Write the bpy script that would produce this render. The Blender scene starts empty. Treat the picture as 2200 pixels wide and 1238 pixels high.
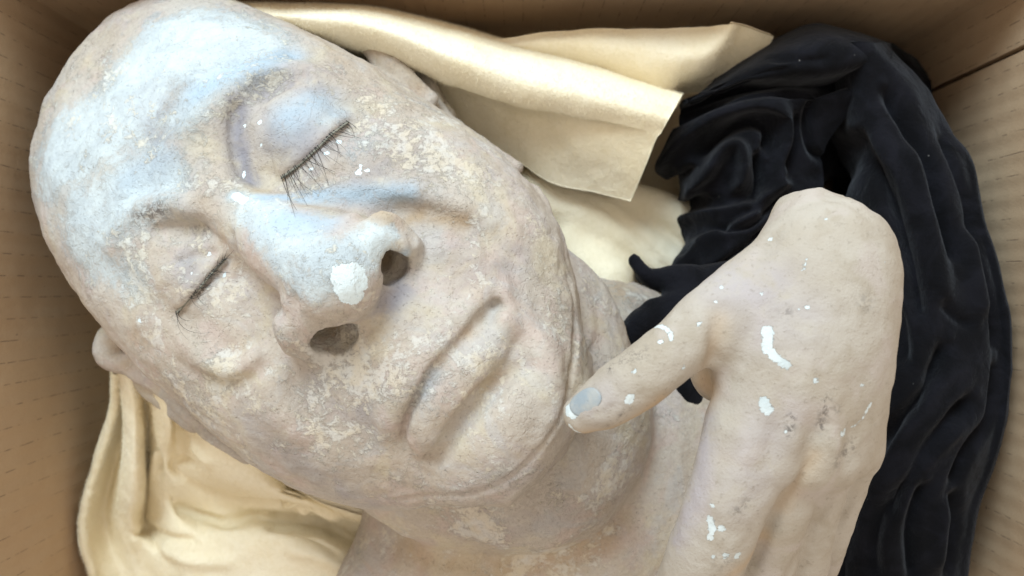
import bpy, math, random, time
import numpy as np
from mathutils import Vector
T0 = time.time()
rng = np.random.default_rng(7)
random.seed(7)
scene = bpy.context.scene

# ------------------------------------------------------------------ camera, world, lights, exposure
CZ = 0.56                                   # lens height above the box floor, looking straight down
KPX = 1.2 / 2200.0
cam_d = bpy.data.cameras.new('camera'); cam = bpy.data.objects.new('camera', cam_d)
scene.collection.objects.link(cam)
cam.location = (0, 0, CZ); cam.rotation_euler = (0, 0, 0)
cam_d.sensor_width = 36; cam_d.lens = 30.0; cam_d.clip_start = 0.01; cam_d.clip_end = 20
scene.camera = cam

world = bpy.data.worlds.new('World'); scene.world = world; world.use_nodes = True
bg = world.node_tree.nodes['Background']
bg.inputs['Color'].default_value = (1.0, 0.91, 0.80, 1); bg.inputs['Strength'].default_value = 0.84

def area(name, loc, target, size, power, color):
    l = bpy.data.lights.new(name, 'AREA'); l.shape = 'RECTANGLE'; l.size, l.size_y = size
    l.energy = power; l.color = color
    o = bpy.data.objects.new(name, l); scene.collection.objects.link(o); o.location = loc
    d = Vector(target) - Vector(loc); o.rotation_euler = d.to_track_quat('-Z', 'Y').to_euler()
    return o
area('window_light', (-0.32, 1.02, 1.12), (0, 0, 0.15), (0.70, 0.70), 24.5, (0.69, 0.87, 1.0))
scene.view_settings.view_transform = 'Standard'; scene.view_settings.look = 'None'
scene.view_settings.exposure = 0.18; scene.view_settings.gamma = 1.0
scene.render.engine = 'CYCLES'

# ------------------------------------------------------------------ helpers: points, tags, meshes
def P(px, py, z):                           # a point at height z, measured on the photograph
    s = KPX * (CZ - z)
    return np.array([(px - 1100) * s, -(py - 619) * s, z], np.float64)
def tag(o, label=None, cat=None, kind=None, group=None):
    if label: o['label'] = label
    if cat: o['category'] = cat
    if kind: o['kind'] = kind
    if group: o['group'] = group
    return o
def empty(name, loc=(0, 0, 0)):
    o = bpy.data.objects.new(name, None); scene.collection.objects.link(o); o.location = loc
    o.empty_display_size = 0.02
    return o
def mesh_obj(name, verts, faces, mat=None, parent=None, smooth=True):
    me = bpy.data.meshes.new(name)
    verts = np.asarray(verts, np.float32); faces = np.asarray(faces, np.int32)
    nv, nf, k = len(verts), len(faces), faces.shape[1]
    me.vertices.add(nv); me.vertices.foreach_set('co', verts.ravel())
    me.loops.add(nf * k); me.loops.foreach_set('vertex_index', faces.ravel())
    me.polygons.add(nf); me.polygons.foreach_set('loop_start', np.arange(nf, dtype=np.int32) * k)
    me.polygons.foreach_set('loop_total', np.full(nf, k, np.int32))
    me.polygons.foreach_set('use_smooth', np.full(nf, smooth, bool))
    me.update(calc_edges=True); me.validate()
    o = bpy.data.objects.new(name, me); scene.collection.objects.link(o)
    if mat: me.materials.append(mat)
    if parent is not None: o.parent = parent
    return o
def attr(o, name, values):
    a = o.data.attributes.new(name, 'FLOAT', 'POINT')
    a.data.foreach_set('value', np.asarray(values, np.float32).ravel())
def smoothstep(a, b, x):
    t = np.clip((x - a) / (b - a), 0, 1); return t * t * (3 - 2 * t)
def spline(pts, n=8):                       # Catmull-Rom through the points
    p = np.asarray(pts, np.float64)
    if len(p) < 3:
        return np.array([p[0] + (p[-1] - p[0]) * t for t in np.linspace(0, 1, n)])
    q = np.vstack([2 * p[0] - p[1], p, 2 * p[-1] - p[-2]]); out = []
    for i in range(1, len(q) - 2):
        a, b, c, d = q[i - 1:i + 3]
        for t in np.linspace(0, 1, n, endpoint=False):
            out.append(0.5 * (2 * b + (c - a) * t + (2 * a - 5 * b + 4 * c - d) * t * t + (3 * b - a - 3 * c + d) * t ** 3))
    out.append(p[-1]); return np.array(out)
def polydist(X, pts, width=None):           # distance to a polyline; with width: also the width at the nearest place
    best = None
    for i in range(len(pts) - 1):
        a, b = pts[i], pts[i + 1]; ab = b - a; L = float(ab @ ab) + 1e-12
        t = np.clip(((X - a) @ ab) / L, 0, 1)
        d = np.linalg.norm(X - a - t[..., None] * ab, axis=-1)
        w = None if width is None else width[i] + (width[i + 1] - width[i]) * t
        if best is None: best, bw = d, w
        else:
            m = d < best; best = np.where(m, d, best)
            if width is not None: bw = np.where(m, w, bw)
    return best if width is None else (best, bw)

def vnoise(X, freq, seed=0):                # smooth value noise, -1..1
    x = np.asarray(X) * freq + seed * 17.31
    i = np.floor(x).astype(np.int64); f = x - i; f = f * f * (3 - 2 * f)
    def h(a, b, c):
        n = (a * 374761393 + b * 668265263 + c * 2147483647 + seed * 974711) & 0xffffffff
        n = ((n ^ (n >> 13)) * 1274126177) & 0xffffffff
        return ((n ^ (n >> 16)) & 0xffff) / 32767.5 - 1
    r = 0
    for dx in (0, 1):
        for dy in (0, 1):
            for dz in (0, 1):
                w = (f[..., 0] if dx else 1 - f[..., 0]) * (f[..., 1] if dy else 1 - f[..., 1]) * (f[..., 2] if dz else 1 - f[..., 2])
                r = r + w * h(i[..., 0] + dx, i[..., 1] + dy, i[..., 2] + dz)
    return r

# ------------------------------------------------------------------ sculpting field (signed distance on a grid)
class Field:
    def __init__(s, lo, hi, h):
        s.lo = np.array(lo, float); s.h = h
        s.n = np.ceil((np.array(hi) - s.lo) / h).astype(int) + 1
        s.f = np.full(s.n, 1.0, np.float32)
    def box(s, lo, hi, pad):
        a = np.clip(np.floor((np.asarray(lo) - pad - s.lo) / s.h).astype(int), 0, s.n - 1)
        b = np.clip(np.ceil((np.asarray(hi) + pad - s.lo) / s.h).astype(int) + 1, 1, s.n)
        b = np.maximum(b, a + 1)
        sl = tuple(slice(a[i], b[i]) for i in range(3))
        ax = [(np.arange(a[i], b[i]) * s.h + s.lo[i]).astype(np.float32) for i in range(3)]
        X = np.stack(np.meshgrid(*ax, indexing='ij'), -1)
        return sl, X
    def smin(s, sl, d, k):
        f = s.f[sl]
        hh = np.maximum(k - np.abs(f - d), 0) / k
        s.f[sl] = np.minimum(f, d) - hh * hh * k * 0.25
    def smax(s, sl, d, k):
        f = s.f[sl]
        hh = np.maximum(k - np.abs(f - d), 0) / k
        s.f[sl] = np.maximum(f, d) + hh * hh * k * 0.25
    def ellipsoid(s, c, r, R=None, k=0.008, cut=False):
        c = np.asarray(c, float); r = np.asarray(r, float); m = r.max()
        sl, X = s.box(c - m, c + m, k + 0.002)
        q = X - c.astype(np.float32)
        if R is not None: q = q @ np.asarray(R, np.float32).T
        k0 = np.linalg.norm(q / r, axis=-1); k1 = np.linalg.norm(q / (r * r), axis=-1) + 1e-6
        d = (k0 * (k0 - 1) / k1).astype(np.float32)
        s.smax(sl, -d, k) if cut else s.smin(sl, d, k)
    def tube(s, pts, rad, k=0.008, cut=False, n=6):
        p = spline([np.append(a, r) for a, r in zip(pts, rad)], n)
        c, r = p[:, :3], p[:, 3]
        sl, X = s.box(c.min(0) - r.max(), c.max(0) + r.max(), k + 0.002)
        d, w = polydist(X, c.astype(np.float32), r.astype(np.float32))
        d = (d - w).astype(np.float32)
        s.smax(sl, -d, k) if cut else s.smin(sl, d, k)
    def renorm(s):
        g = np.gradient(s.f, s.h); m = np.sqrt(g[0] ** 2 + g[1] ** 2 + g[2] ** 2)
        s.f = (s.f / np.clip(m, 0.25, 4)).astype(np.float32)
    def sample(s, X):
        q = np.clip((np.asarray(X) - s.lo) / s.h, 0, s.n - 1.001); i = q.astype(int); t = q - i; r = 0
        for dx in (0, 1):
            for dy in (0, 1):
                for dz in (0, 1):
                    w = (t[..., 0] if dx else 1 - t[..., 0]) * (t[..., 1] if dy else 1 - t[..., 1]) * (t[..., 2] if dz else 1 - t[..., 2])
                    r = r + w * s.f[i[..., 0] + dx, i[..., 1] + dy, i[..., 2] + dz]
        return r
    def hit(s, px, py):                     # the place on the surface that the photograph shows at px, py
        z = np.arange(s.lo[2] + s.h * (s.n[2] - 1), s.lo[2], -s.h * 0.5)
        X = np.stack([(px - 1100) * KPX * (CZ - z), -(py - 619) * KPX * (CZ - z), z], -1)
        inside = np.all((X > s.lo) & (X < s.lo + s.h * (s.n - 1)), -1)
        v = np.where(inside, s.sample(X), 1.0)
        w = np.nonzero(v < 0)[0]
        if len(w) == 0: return X[np.argmin(v)]
        i = max(w[0], 1); t = v[i - 1] / (v[i - 1] - v[i] + 1e-12)
        return X[i - 1] + (X[i] - X[i - 1]) * t
    def stroke(s, pts, width, amt, sharp=2.0, n=6, z=None):
        # move the surface out (amt > 0) or in along a line; width in photograph pixels, amt in millimetres; both may vary along it
        m = len(pts)
        W = np.full(m, width, float) if np.isscalar(width) else np.asarray(width, float)
        A = np.full(m, amt, float) if np.isscalar(amt) else np.asarray(amt, float)
        X3 = np.array([s.hit(*p) if len(p) == 2 else P(*p) for p in pts])
        if m == 1: X3 = np.vstack([X3, X3 + 1e-5]); W = np.append(W, W); A = np.append(A, A)
        p = spline(np.hstack([X3, W[:, None] * 0.000196, A[:, None] * 0.001]), n)
        c = p[:, :3]; mw = p[:, 3].max()
        sl, X = s.box(c.min(0), c.max(0), mw * (3 if sharp >= 2 else 5))
        d, i = polydist(X, c.astype(np.float32), np.arange(len(c), dtype=np.float32))
        w = np.interp(i, np.arange(len(c)), p[:, 3]); a = np.interp(i, np.arange(len(c)), p[:, 4])
        s.f[sl] -= (a * np.exp(-(d / w) ** sharp)).astype(np.float32)
    def roll(s, pts, rpx, lift, k=.004, n=6):      # a rounded roll lying along the surface; radius in photograph pixels, lift in millimetres
        m = len(pts); Rr = np.full(m, rpx, float) if np.isscalar(rpx) else np.asarray(rpx, float)
        A = np.full(m, lift, float) if np.isscalar(lift) else np.asarray(lift, float)
        H_ = [s.hit(*p) for p in pts]; R_ = [r * KPX * (CZ - h[2]) for r, h in zip(Rr, H_)]
        s.tube([h + np.array([0, 0, a * .001 - r]) for h, r, a in zip(H_, R_, A)], R_, k=k, n=n)
    def mesh(s, smooth=0):
        f = s.f; inn = f < 0
        nx, ny, nz = f.shape
        cnt = np.zeros((nx - 1, ny - 1, nz - 1), np.int8)
        cs = [(a, b, c) for a in (0, 1) for b in (0, 1) for c in (0, 1)]
        for a, b, c in cs: cnt += inn[a:nx - 1 + a, b:ny - 1 + b, c:nz - 1 + c]
        act = (cnt > 0) & (cnt < 8)
        idx = np.full(act.shape, -1, np.int32); I = np.argwhere(act); idx[act] = np.arange(len(I))
        V = np.zeros((len(I), 3)); N = np.zeros(len(I))
        for a in cs:
            for ax in range(3):
                if a[ax]: continue
                b = list(a); b[ax] = 1
                fa = f[I[:, 0] + a[0], I[:, 1] + a[1], I[:, 2] + a[2]]; fb = f[I[:, 0] + b[0], I[:, 1] + b[1], I[:, 2] + b[2]]
                m = (fa < 0) != (fb < 0); t = np.where(m, fa / np.where(m, fa - fb, 1), 0)
                p = np.array(a, float)[None] + (np.array(b, float) - np.array(a, float))[None] * t[:, None]
                V += p * m[:, None]; N += m
        V = (I + V / np.maximum(N, 1)[:, None]) * s.h + s.lo
        F = []
        for ax in range(3):
            o1, o2 = [(1, 2), (2, 0), (0, 1)][ax]
            sa = [slice(1, -1)] * 3; sb = [slice(1, -1)] * 3
            sa[ax] = slice(0, -1); sb[ax] = slice(1, None)
            A, B = inn[tuple(sa)], inn[tuple(sb)]
            for flip, m in ((False, A & ~B), (True, ~A & B)):
                q = np.argwhere(m)
                if not len(q): continue
                q[:, o1] += 1; q[:, o2] += 1
                def g(d1, d2):
                    r = q.copy(); r[:, o1] -= d1; r[:, o2] -= d2
                    return idx[r[:, 0], r[:, 1], r[:, 2]]
                quad = np.stack([g(1, 1), g(0, 1), g(0, 0), g(1, 0)], 1)
                F.append(quad[:, ::-1] if flip else quad)
        F = np.vstack(F); F = F[(F >= 0).all(1)]
        for _ in range(smooth):             # light relaxation
            S = np.zeros_like(V); C = np.zeros(len(V))
            for k in range(4):
                for j in (1, 3):
                    np.add.at(S, F[:, k], V[F[:, (k + j) % 4]]); np.add.at(C, F[:, k], 1)
            V = V * 0.5 + 0.5 * S / np.maximum(C, 1)[:, None]
            e = 0.0008                      # and back onto the surface
            g = np.stack([s.sample(V + np.eye(3)[i] * e) - s.sample(V - np.eye(3)[i] * e) for i in range(3)], -1)
            gl = np.linalg.norm(g, axis=1)[:, None] + 1e-9
            V = V - np.clip(s.sample(V)[:, None], -s.h, s.h) * g / gl
        return V, F
def log(m): print('[%.1fs] %s' % (time.time() - T0, m))

# ------------------------------------------------------------------ materials
class NT:
    def __init__(s, name):
        s.m = bpy.data.materials.new(name); s.m.use_nodes = True; s.t = s.m.node_tree; s.n = s.t.nodes
        s.b = s.n['Principled BSDF']; s.c = s.n.new('ShaderNodeTexCoord').outputs['Object']
    def put(s, sock, v):
        if hasattr(v, 'is_output') or isinstance(v, bpy.types.NodeSocket): s.t.links.new(v, sock)
        elif isinstance(v, (tuple, list)): sock.default_value = tuple(v) if len(v) == len(sock.default_value) else (*v, 1)
        else: sock.default_value = v
    def noise(s, scale, detail=4, rough=.55, dist=0., vec=None, typ='FBM'):
        n = s.n.new('ShaderNodeTexNoise'); n.inputs['Scale'].default_value = scale; n.inputs['Detail'].default_value = detail
        n.inputs['Roughness'].default_value = rough; n.inputs['Distortion'].default_value = dist
        s.put(n.inputs['Vector'], vec or s.c); return n.outputs['Fac']
    def voro(s, scale, feature='F1', vec=None, rand=1., out='Distance'):
        n = s.n.new('ShaderNodeTexVoronoi'); n.feature = feature; n.inputs['Scale'].default_value = scale
        n.inputs['Randomness'].default_value = rand
        s.put(n.inputs['Vector'], vec or s.c); return n.outputs[out]
    def math(s, op, a, b=0., clamp=False):
        n = s.n.new('ShaderNodeMath'); n.operation = op; n.use_clamp = clamp
        s.put(n.inputs[0], a); s.put(n.inputs[1], b); return n.outputs[0]
    def ramp(s, x, lo, hi):                 # 0..1 between lo and hi
        n = s.n.new('ShaderNodeMapRange'); n.interpolation_type = 'SMOOTHSTEP'
        s.put(n.inputs['Value'], x); n.inputs['From Min'].default_value = lo; n.inputs['From Max'].default_value = hi
        return n.outputs['Result']
    def mix(s, f, a, b, blend='MIX'):
        n = s.n.new('ShaderNodeMix'); n.data_type = 'RGBA'; n.blend_type = blend
        s.put(n.inputs['Factor'], f); s.put(n.inputs[6], a); s.put(n.inputs[7], b); return n.outputs[2]
    def attr(s, name):
        n = s.n.new('ShaderNodeAttribute'); n.attribute_name = name; return n.outputs['Fac']
    def mapping(s, scale=(1, 1, 1), rot=(0, 0, 0)):
        n = s.n.new('ShaderNodeMapping'); n.inputs['Scale'].default_value = scale; n.inputs['Rotation'].default_value = rot
        s.t.links.new(s.c, n.inputs['Vector']); return n.outputs[0]
    def bump(s, h, dist, strength=1., prev=None):
        n = s.n.new('ShaderNodeBump'); n.inputs['Distance'].default_value = dist; n.inputs['Strength'].default_value = strength
        s.put(n.inputs['Height'], h)
        if prev is not None: s.t.links.new(prev, n.inputs['Normal'])
        return n.outputs[0]
    def out(s, col, rough, normal=None):
        s.put(s.b.inputs['Base Color'], col); s.put(s.b.inputs['Roughness'], rough)
        if normal is not None: s.t.links.new(normal, s.b.inputs['Normal'])
        return s.m

def plaster_material():
    t = NT('painted_plaster')
    big = t.noise(22, 3); mid = t.noise(70, 5, .6, .6); n3 = t.noise(38, 4, .55, 1.0, t.mapping((1, 1, 1), (0, 0, 1.1)))
    streak = t.noise(160, 6, .65, 1.6, t.mapping((1.0, 1.0, 1), (0, 0, .7)))
    flk = t.noise(300, 9, .72, .35); fine = t.noise(900, 4, .6)
    col = t.mix(t.ramp(big, .35, .65), (.435, .365, .295), (.475, .420, .360))
    col = t.mix(t.math('MULTIPLY', t.ramp(n3, .48, .66), .6), col, (.450, .385, .365))
    col = t.mix(t.math('MULTIPLY', t.ramp(t.noise(30, 4, .6, .8, t.mapping((1, 1, 1), (1.3, .4, .2))), .50, .66), .55), col, (.500, .385, .335))
    col = t.mix(t.math('MULTIPLY', t.ramp(t.noise(26, 4, .6, .8, t.mapping((1, 1, 1), (.3, 2.4, .9))), .50, .66), .6), col, (.520, .450, .320))
    col = t.mix(t.math('MULTIPLY', t.ramp(t.noise(34, 4, .6, .8, t.mapping((1, 1, 1), (2.1, .9, 1.9))), .52, .66), .5), col, (.440, .425, .410))
    mot = t.noise(480, 5, .7, .5, t.mapping((1, 1, 1), (.7, .1, .3)))
    col = t.mix(t.math('MULTIPLY', t.ramp(mot, .47, .64), .22), col, (.610, .570, .495))
    col = t.mix(t.math('MULTIPLY', t.math('SUBTRACT', 1., t.ramp(mot, .34, .46)), .28), col, (.390, .335, .300))
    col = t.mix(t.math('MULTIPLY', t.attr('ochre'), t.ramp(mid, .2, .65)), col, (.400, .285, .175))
    # cool window light on forehead and nose, painted in as a patchy pale tone
    pin = t.math('ADD', t.attr('pale'), t.math('MULTIPLY', t.math('SUBTRACT', flk, .5), 1.3))
    pin = t.math('ADD', pin, t.math('MULTIPLY', t.math('SUBTRACT', n3, .5), 1.4))
    col = t.mix(t.math('MULTIPLY', t.ramp(t.attr('pale'), .1, .9), .6), col, (.480, .520, .525))
    pm = t.math('MULTIPLY', t.ramp(pin, .34, .74), .80)
    pale = t.mix(t.ramp(mid, .35, .65), (.550, .610, .620), (.450, .505, .530))
    col = t.mix(pm, col, pale)
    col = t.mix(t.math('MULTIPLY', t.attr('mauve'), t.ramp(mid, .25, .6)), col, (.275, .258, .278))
    col = t.mix(t.math('MULTIPLY', t.attr('blue'), t.ramp(streak, .15, .5)), col, (.390, .480, .555))
    # cream flakes
    fm_in = t.math('ADD', t.math('ADD', t.math('MULTIPLY', flk, .9), t.math('MULTIPLY', t.noise(13, 2), .55)), t.math('MULTIPLY', t.math('SUBTRACT', n3, .5), .85))
    fm_in = t.math('ADD', fm_in, t.math('MULTIPLY', t.math('SUBTRACT', t.attr('flake'), .35), .13))
    fm = t.ramp(fm_in, .735, .850)
    col = t.mix(t.math('MULTIPLY', fm, .58), col, t.mix(t.ramp(t.noise(120, 3), .4, .6), (.640, .570, .440), (.625, .605, .545)))
    # warm stain patches between the flakes, dark pits
    g2 = t.noise(420, 6, .7, .8, t.mapping((1, 1, 1), (.5, .2, 2.0)))
    dk = t.math('MULTIPLY', t.ramp(g2, .645, .70), t.ramp(mid, .40, .58))
    col = t.mix(t.math('MULTIPLY', dk, .40), col, (.22, .19, .17))
    gr = t.attr('grime_shade')
    col = t.mix(t.math('MULTIPLY', gr, t.ramp(g2, .42, .58)), col, (.13, .11, .10))
    # white chips where the plaster is bare
    ch = t.math('ADD', t.attr('chip'), t.math('MULTIPLY', t.math('SUBTRACT', t.noise(520, 5, .65), .5), t.attr('chipn')))
    cm = t.ramp(ch, .30, .34)
    col = t.mix(cm, col, (.66, .73, .74))
    hgt = t.math('ADD', t.math('MULTIPLY', fm, .25), t.math('MULTIPLY', flk, 1.0))
    hgt = t.math('ADD', hgt, t.math('MULTIPLY', pm, .25))
    hgt = t.math('MULTIPLY', hgt, t.math('SUBTRACT', 1., t.math('MULTIPLY', cm, .85)))
    hgt = t.math('SUBTRACT', hgt, t.math('MULTIPLY', dk, .5))
    hgt = t.math('MULTIPLY', hgt, t.math('ADD', .30, t.ramp(t.noise(17, 3, .5, .5, t.mapping((1, 1, 1), (.9, 1.9, .6))), .40, .62)))
    nm = t.bump(hgt, .0011, .75); nm = t.bump(fine, .0003, .6, nm); nm = t.bump(streak, .0012, .45, nm)
    wv = t.n.new('ShaderNodeVectorMath'); wv.operation = 'ADD'; nz = t.n.new('ShaderNodeTexNoise'); nz.inputs['Scale'].default_value = 90; nz.inputs['Detail'].default_value = 4
    t.t.links.new(t.c, nz.inputs['Vector']); sc = t.n.new('ShaderNodeVectorMath'); sc.operation = 'SCALE'; sc.inputs['Scale'].default_value = .020
    t.t.links.new(nz.outputs['Color'], sc.inputs[0]); t.t.links.new(t.c, wv.inputs[0]); t.t.links.new(sc.outputs[0], wv.inputs[1])
    ed = t.voro(75, 'DISTANCE_TO_EDGE', wv.outputs[0])
    crk = t.math('MULTIPLY', t.math('SUBTRACT', 1., t.ramp(ed, .004, .05)), t.ramp(t.noise(45, 3), .50, .60))
    nm = t.bump(t.math('SUBTRACT', 1., crk), .0004, .4, nm)
    pit = t.ramp(t.noise(650, 3, .6, 0, t.mapping((1, 1, 1), (.2, 1.2, .4))), .60, .70)
    nm = t.bump(t.math('SUBTRACT', 1., pit), .0005, .6, nm)
    t.b.inputs['Specular IOR Level'].default_value = .25
    col = t.mix(t.math('MULTIPLY', crk, .10), col, (.24, .20, .17))
    return t.out(col, .82, nm)

def hand_material():
    t = NT('painted_plaster_hand')
    big = t.noise(28, 3); mid = t.noise(90, 5, .6, .4); sp = t.noise(520, 5, .65); fine = t.noise(1100, 3, .6)
    col = t.mix(t.ramp(big, .35, .65), (.385, .330, .262), (.425, .378, .318))
    col = t.mix(t.math('MULTIPLY', t.ramp(mid, .45, .68), .7), col, (.345, .292, .225))
    col = t.mix(t.math('MULTIPLY', t.ramp(t.noise(45, 3, .5, .5), .52, .68), .6), col, (.46, .40, .36))
    col = t.mix(t.math('MULTIPLY', t.attr('mauve'), t.ramp(mid, .25, .6)), col, (.400, .360, .365))
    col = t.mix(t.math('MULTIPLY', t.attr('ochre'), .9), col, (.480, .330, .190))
    col = t.mix(t.math('MULTIPLY', t.ramp(sp, .57, .70), .45), col, (.22, .18, .14))
    g2 = t.noise(420, 6, .7, .8)
    col = t.mix(t.math('MULTIPLY', t.attr('grime_shade'), t.ramp(g2, .47, .56)), col, (.10, .085, .075))
    ch = t.math('ADD', t.attr('chip'), t.math('MULTIPLY', t.math('SUBTRACT', t.noise(620, 5, .65), .5), t.attr('chipn')))
    cm = t.ramp(ch, .30, .34)
    sc = t.ramp(t.noise(260, 4, .75, 2.0, t.mapping((1, 1, 1), (0, 0, .4))), .735, .745)
    cm = t.math('MAXIMUM', cm, sc)
    col = t.mix(cm, col, t.mix(t.ramp(mid, .35, .65), (.50, .55, .55), (.60, .64, .63)))
    hgt = t.math('SUBTRACT', t.math('MULTIPLY', sp, .5), t.math('MULTIPLY', cm, .7))
    nm = t.bump(hgt, .0009, .8); nm = t.bump(fine, .0003, .7, nm); nm = t.bump(mid, .0014, .4, nm)
    t.b.inputs['Specular IOR Level'].default_value = .3
    return t.out(col, .72, nm)

def card_material():
    t = NT('corrugated_cardboard')
    uv = t.attr('across'); h = t.attr('along')
    fib = t.noise(620, 5, .65); blot = t.noise(9, 4, .6)
    col = t.mix(t.ramp(blot, .3, .7), (.440, .300, .180), (.480, .345, .215))
    col = t.mix(t.math('MULTIPLY', t.ramp(fib, .45, .75), .25), col, (.380, .250, .145))
    wob = t.math('MULTIPLY', t.math('SUBTRACT', t.noise(20, 3), .5), .0014)
    x = t.math('ADD', uv, wob)
    fr = t.math('FRACT', t.math('DIVIDE', x, .0115))
    d = t.math('ABSOLUTE', t.math('SUBTRACT', fr, .5))
    brk = t.math('MULTIPLY', t.ramp(t.noise(120, 3, .7), .47, .58), t.ramp(t.noise(12, 2), .22, .50))
    ln = t.math('MULTIPLY', t.math('SUBTRACT', 1., t.ramp(d, .010, .030)), brk)
    col = t.mix(t.math('MULTIPLY', ln, .75), col, (.12, .08, .05))
    spot = t.ramp(t.noise(210, 2, .5, 0, t.mapping((1, 1, 1), (.3, .9, .1))), .77, .80)
    col = t.mix(t.math('MULTIPLY', spot, .8), col, (.07, .045, .03))
    w = t.math('MULTIPLY', t.math('COSINE', t.math('MULTIPLY', fr, 6.2832)), -.5)
    nm = t.bump(w, .0006, .55); nm = t.bump(t.math('SUBTRACT', fib, t.math('MULTIPLY', ln, .8)), .0006, .5, nm)
    nm = t.bump(blot, .01, .3, nm)
    return t.out(col, .88, nm)

def fleece_material():
    t = NT('cream_fleece')
    col = t.mix(t.ramp(t.noise(20, 3), .3, .7), (.955, .850, .625), (.965, .885, .700))
    pil = t.noise(1400, 3, .7); pil2 = t.noise(420, 4, .7)
    col = t.mix(t.math('MULTIPLY', t.ramp(pil2, .4, .7), .25), col, (.82, .73, .48))
    nm = t.bump(pil, .0006, .75); nm = t.bump(pil2, .0012, .35, nm); nm = t.bump(t.noise(60, 3), .003, .35, nm)
    b = t.b
    b.inputs['Sheen Weight'].default_value = .05; b.inputs['Sheen Roughness'].default_value = .5; b.inputs['Sheen Tint'].default_value = (1, .95, .8, 1)
    b.inputs['Specular IOR Level'].default_value = .1
    return t.out(col, .95, nm)

def velvet_material():
    t = NT('black_velvet')
    nap = t.noise(48, 4, .6, .8); fine = t.noise(1500, 3, .7)
    col = t.mix(t.ramp(nap, .35, .7), (.0035, .0035, .0045), (.008, .008, .011))
    lint = t.ramp(t.noise(300, 2, .5), .785, .80)
    col = t.mix(lint, col, (.22, .21, .20))
    b = t.b; b.inputs['Sheen Weight'].default_value = .085; b.inputs['Sheen Roughness'].default_value = .42
    b.inputs['Sheen Tint'].default_value = (.90, .93, 1, 1); b.inputs['Specular IOR Level'].default_value = .08
    nm = t.bump(fine, .0005, .6); nm = t.bump(t.noise(240, 4, .65, 1.0), .0012, .5, nm); nm = t.bump(nap, .004, .4, nm)
    return t.out(col, .85, nm)
def simple_mat(name, col, rough=0.8):
    t = NT(name)
    return t.out(t.mix(t.ramp(t.noise(400, 4), .35, .65), tuple(c * .8 for c in col), tuple(min(1, c * 1.15) for c in col)), rough)
M_plaster = plaster_material(); M_hand = hand_material(); M_card = card_material(); M_fleece = fleece_material(); M_velvet = velvet_material()
M_hair = simple_mat('lash_hair', (.012, .011, .010), .5); M_band = simple_mat('lash_glue_band', (.20, .19, .15), .7)
def nail_material():
    t = NT('thumb_nail_paint')
    col = t.mix(t.ramp(t.noise(130, 5, .65), .38, .62), (.270, .310, .335), (.350, .355, .340))
    col = t.mix(t.ramp(t.noise(420, 4, .7, 1.), .66, .69), col, (.10, .10, .10))
    return t.out(col, .65, t.bump(t.noise(500, 4), .0004, .5))
M_nail = nail_material()
M_slit = simple_mat('cardboard_edge', (.16, .10, .06), .9)

# ------------------------------------------------------------------ the cardboard box
BW, BY0, BY1, FZ, BTOP, TH = 0.268, -0.30, 0.1625, -0.045, 0.140, 0.005
box = empty('cardboard_box', (0, 0, FZ))
tag(box, 'brown corrugated cardboard box with dashed flute lines on its inner walls', 'box')
def panel(name, a, b, inward, zlo, zhi, thick=TH, mat=None, bow=.0, parent=None):
    # a wall from a to b (plan), its inner face on that line, thickness away from the inside
    a, b, n = np.array(a, float), np.array(b, float), np.array(inward, float)
    L = np.linalg.norm(b - a); nu, nz = max(2, int(L / .012)), 14
    Vs, ac, al = [], [], []
    for side in (0, 1):
        for i in range(nu + 1):
            for j in range(nz + 1):
                u, w = i / nu, j / nz; zz = zlo + (zhi - zlo) * w
                p = a + (b - a) * u
                wob = bow * math.sin(math.pi * u) * (.5 + .5 * w) + .0006 * vnoise(np.array([[p[0], p[1], zz]]), 30, 3)[0]
                q = p + n * (wob - (thick if side else 0))
                Vs.append((q[0], q[1], zz)); ac.append(u * L + a[0] * .37 + a[1] * .21); al.append(zz)
    g = lambda s_, i, j: s_ * (nu + 1) * (nz + 1) + i * (nz + 1) + j
    Fs = []
    for i in range(nu):
        for j in range(nz):
            Fs += [(g(0, i, j), g(0, i + 1, j), g(0, i + 1, j + 1), g(0, i, j + 1)), (g(1, i, j), g(1, i, j + 1), g(1, i + 1, j + 1), g(1, i + 1, j))]
    for i in range(nu):
        Fs += [(g(0, i, 0), g(1, i, 0), g(1, i + 1, 0), g(0, i + 1, 0)), (g(0, i, nz), g(0, i + 1, nz), g(1, i + 1, nz), g(1, i, nz))]
    for j in range(nz):
        Fs += [(g(0, 0, j), g(0, 0, j + 1), g(1, 0, j + 1), g(1, 0, j)), (g(0, nu, j), g(1, nu, j), g(1, nu, j + 1), g(0, nu, j + 1))]
    o = mesh_obj(name, Vs, Fs, mat or M_card, parent or box, smooth=False)
    o.matrix_parent_inverse = box.matrix_world.inverted()
    attr(o, 'across', ac); attr(o, 'along', al)
    return o
bpy.context.view_layer.update()
box.matrix_world.translation = (0, 0, FZ); bpy.context.view_layer.update()
panel('wall', (-BW, BY0 + .001), (-BW, BY1 + .0005), (1, 0), FZ, BTOP, bow=.003)
panel('wall', (-BW - TH, BY1), (BW + TH, BY1), (0, -1), FZ, BTOP, bow=-.001)
panel('wall', (BW, .1245), (BW, BY0), (-1, 0), FZ, BTOP)
panel('wall', (BW, BY1 + .0005), (BW, .1275), (-1, 0), FZ, BTOP)
panel('glue_flap', (BW + TH + .0005, BY1), (BW + TH + .0005, .06), (-1, 0), FZ, BTOP, mat=M_slit)
panel('wall', (BW + TH, BY0), (-BW - TH, BY0), (0, 1), FZ, BTOP)
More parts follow.
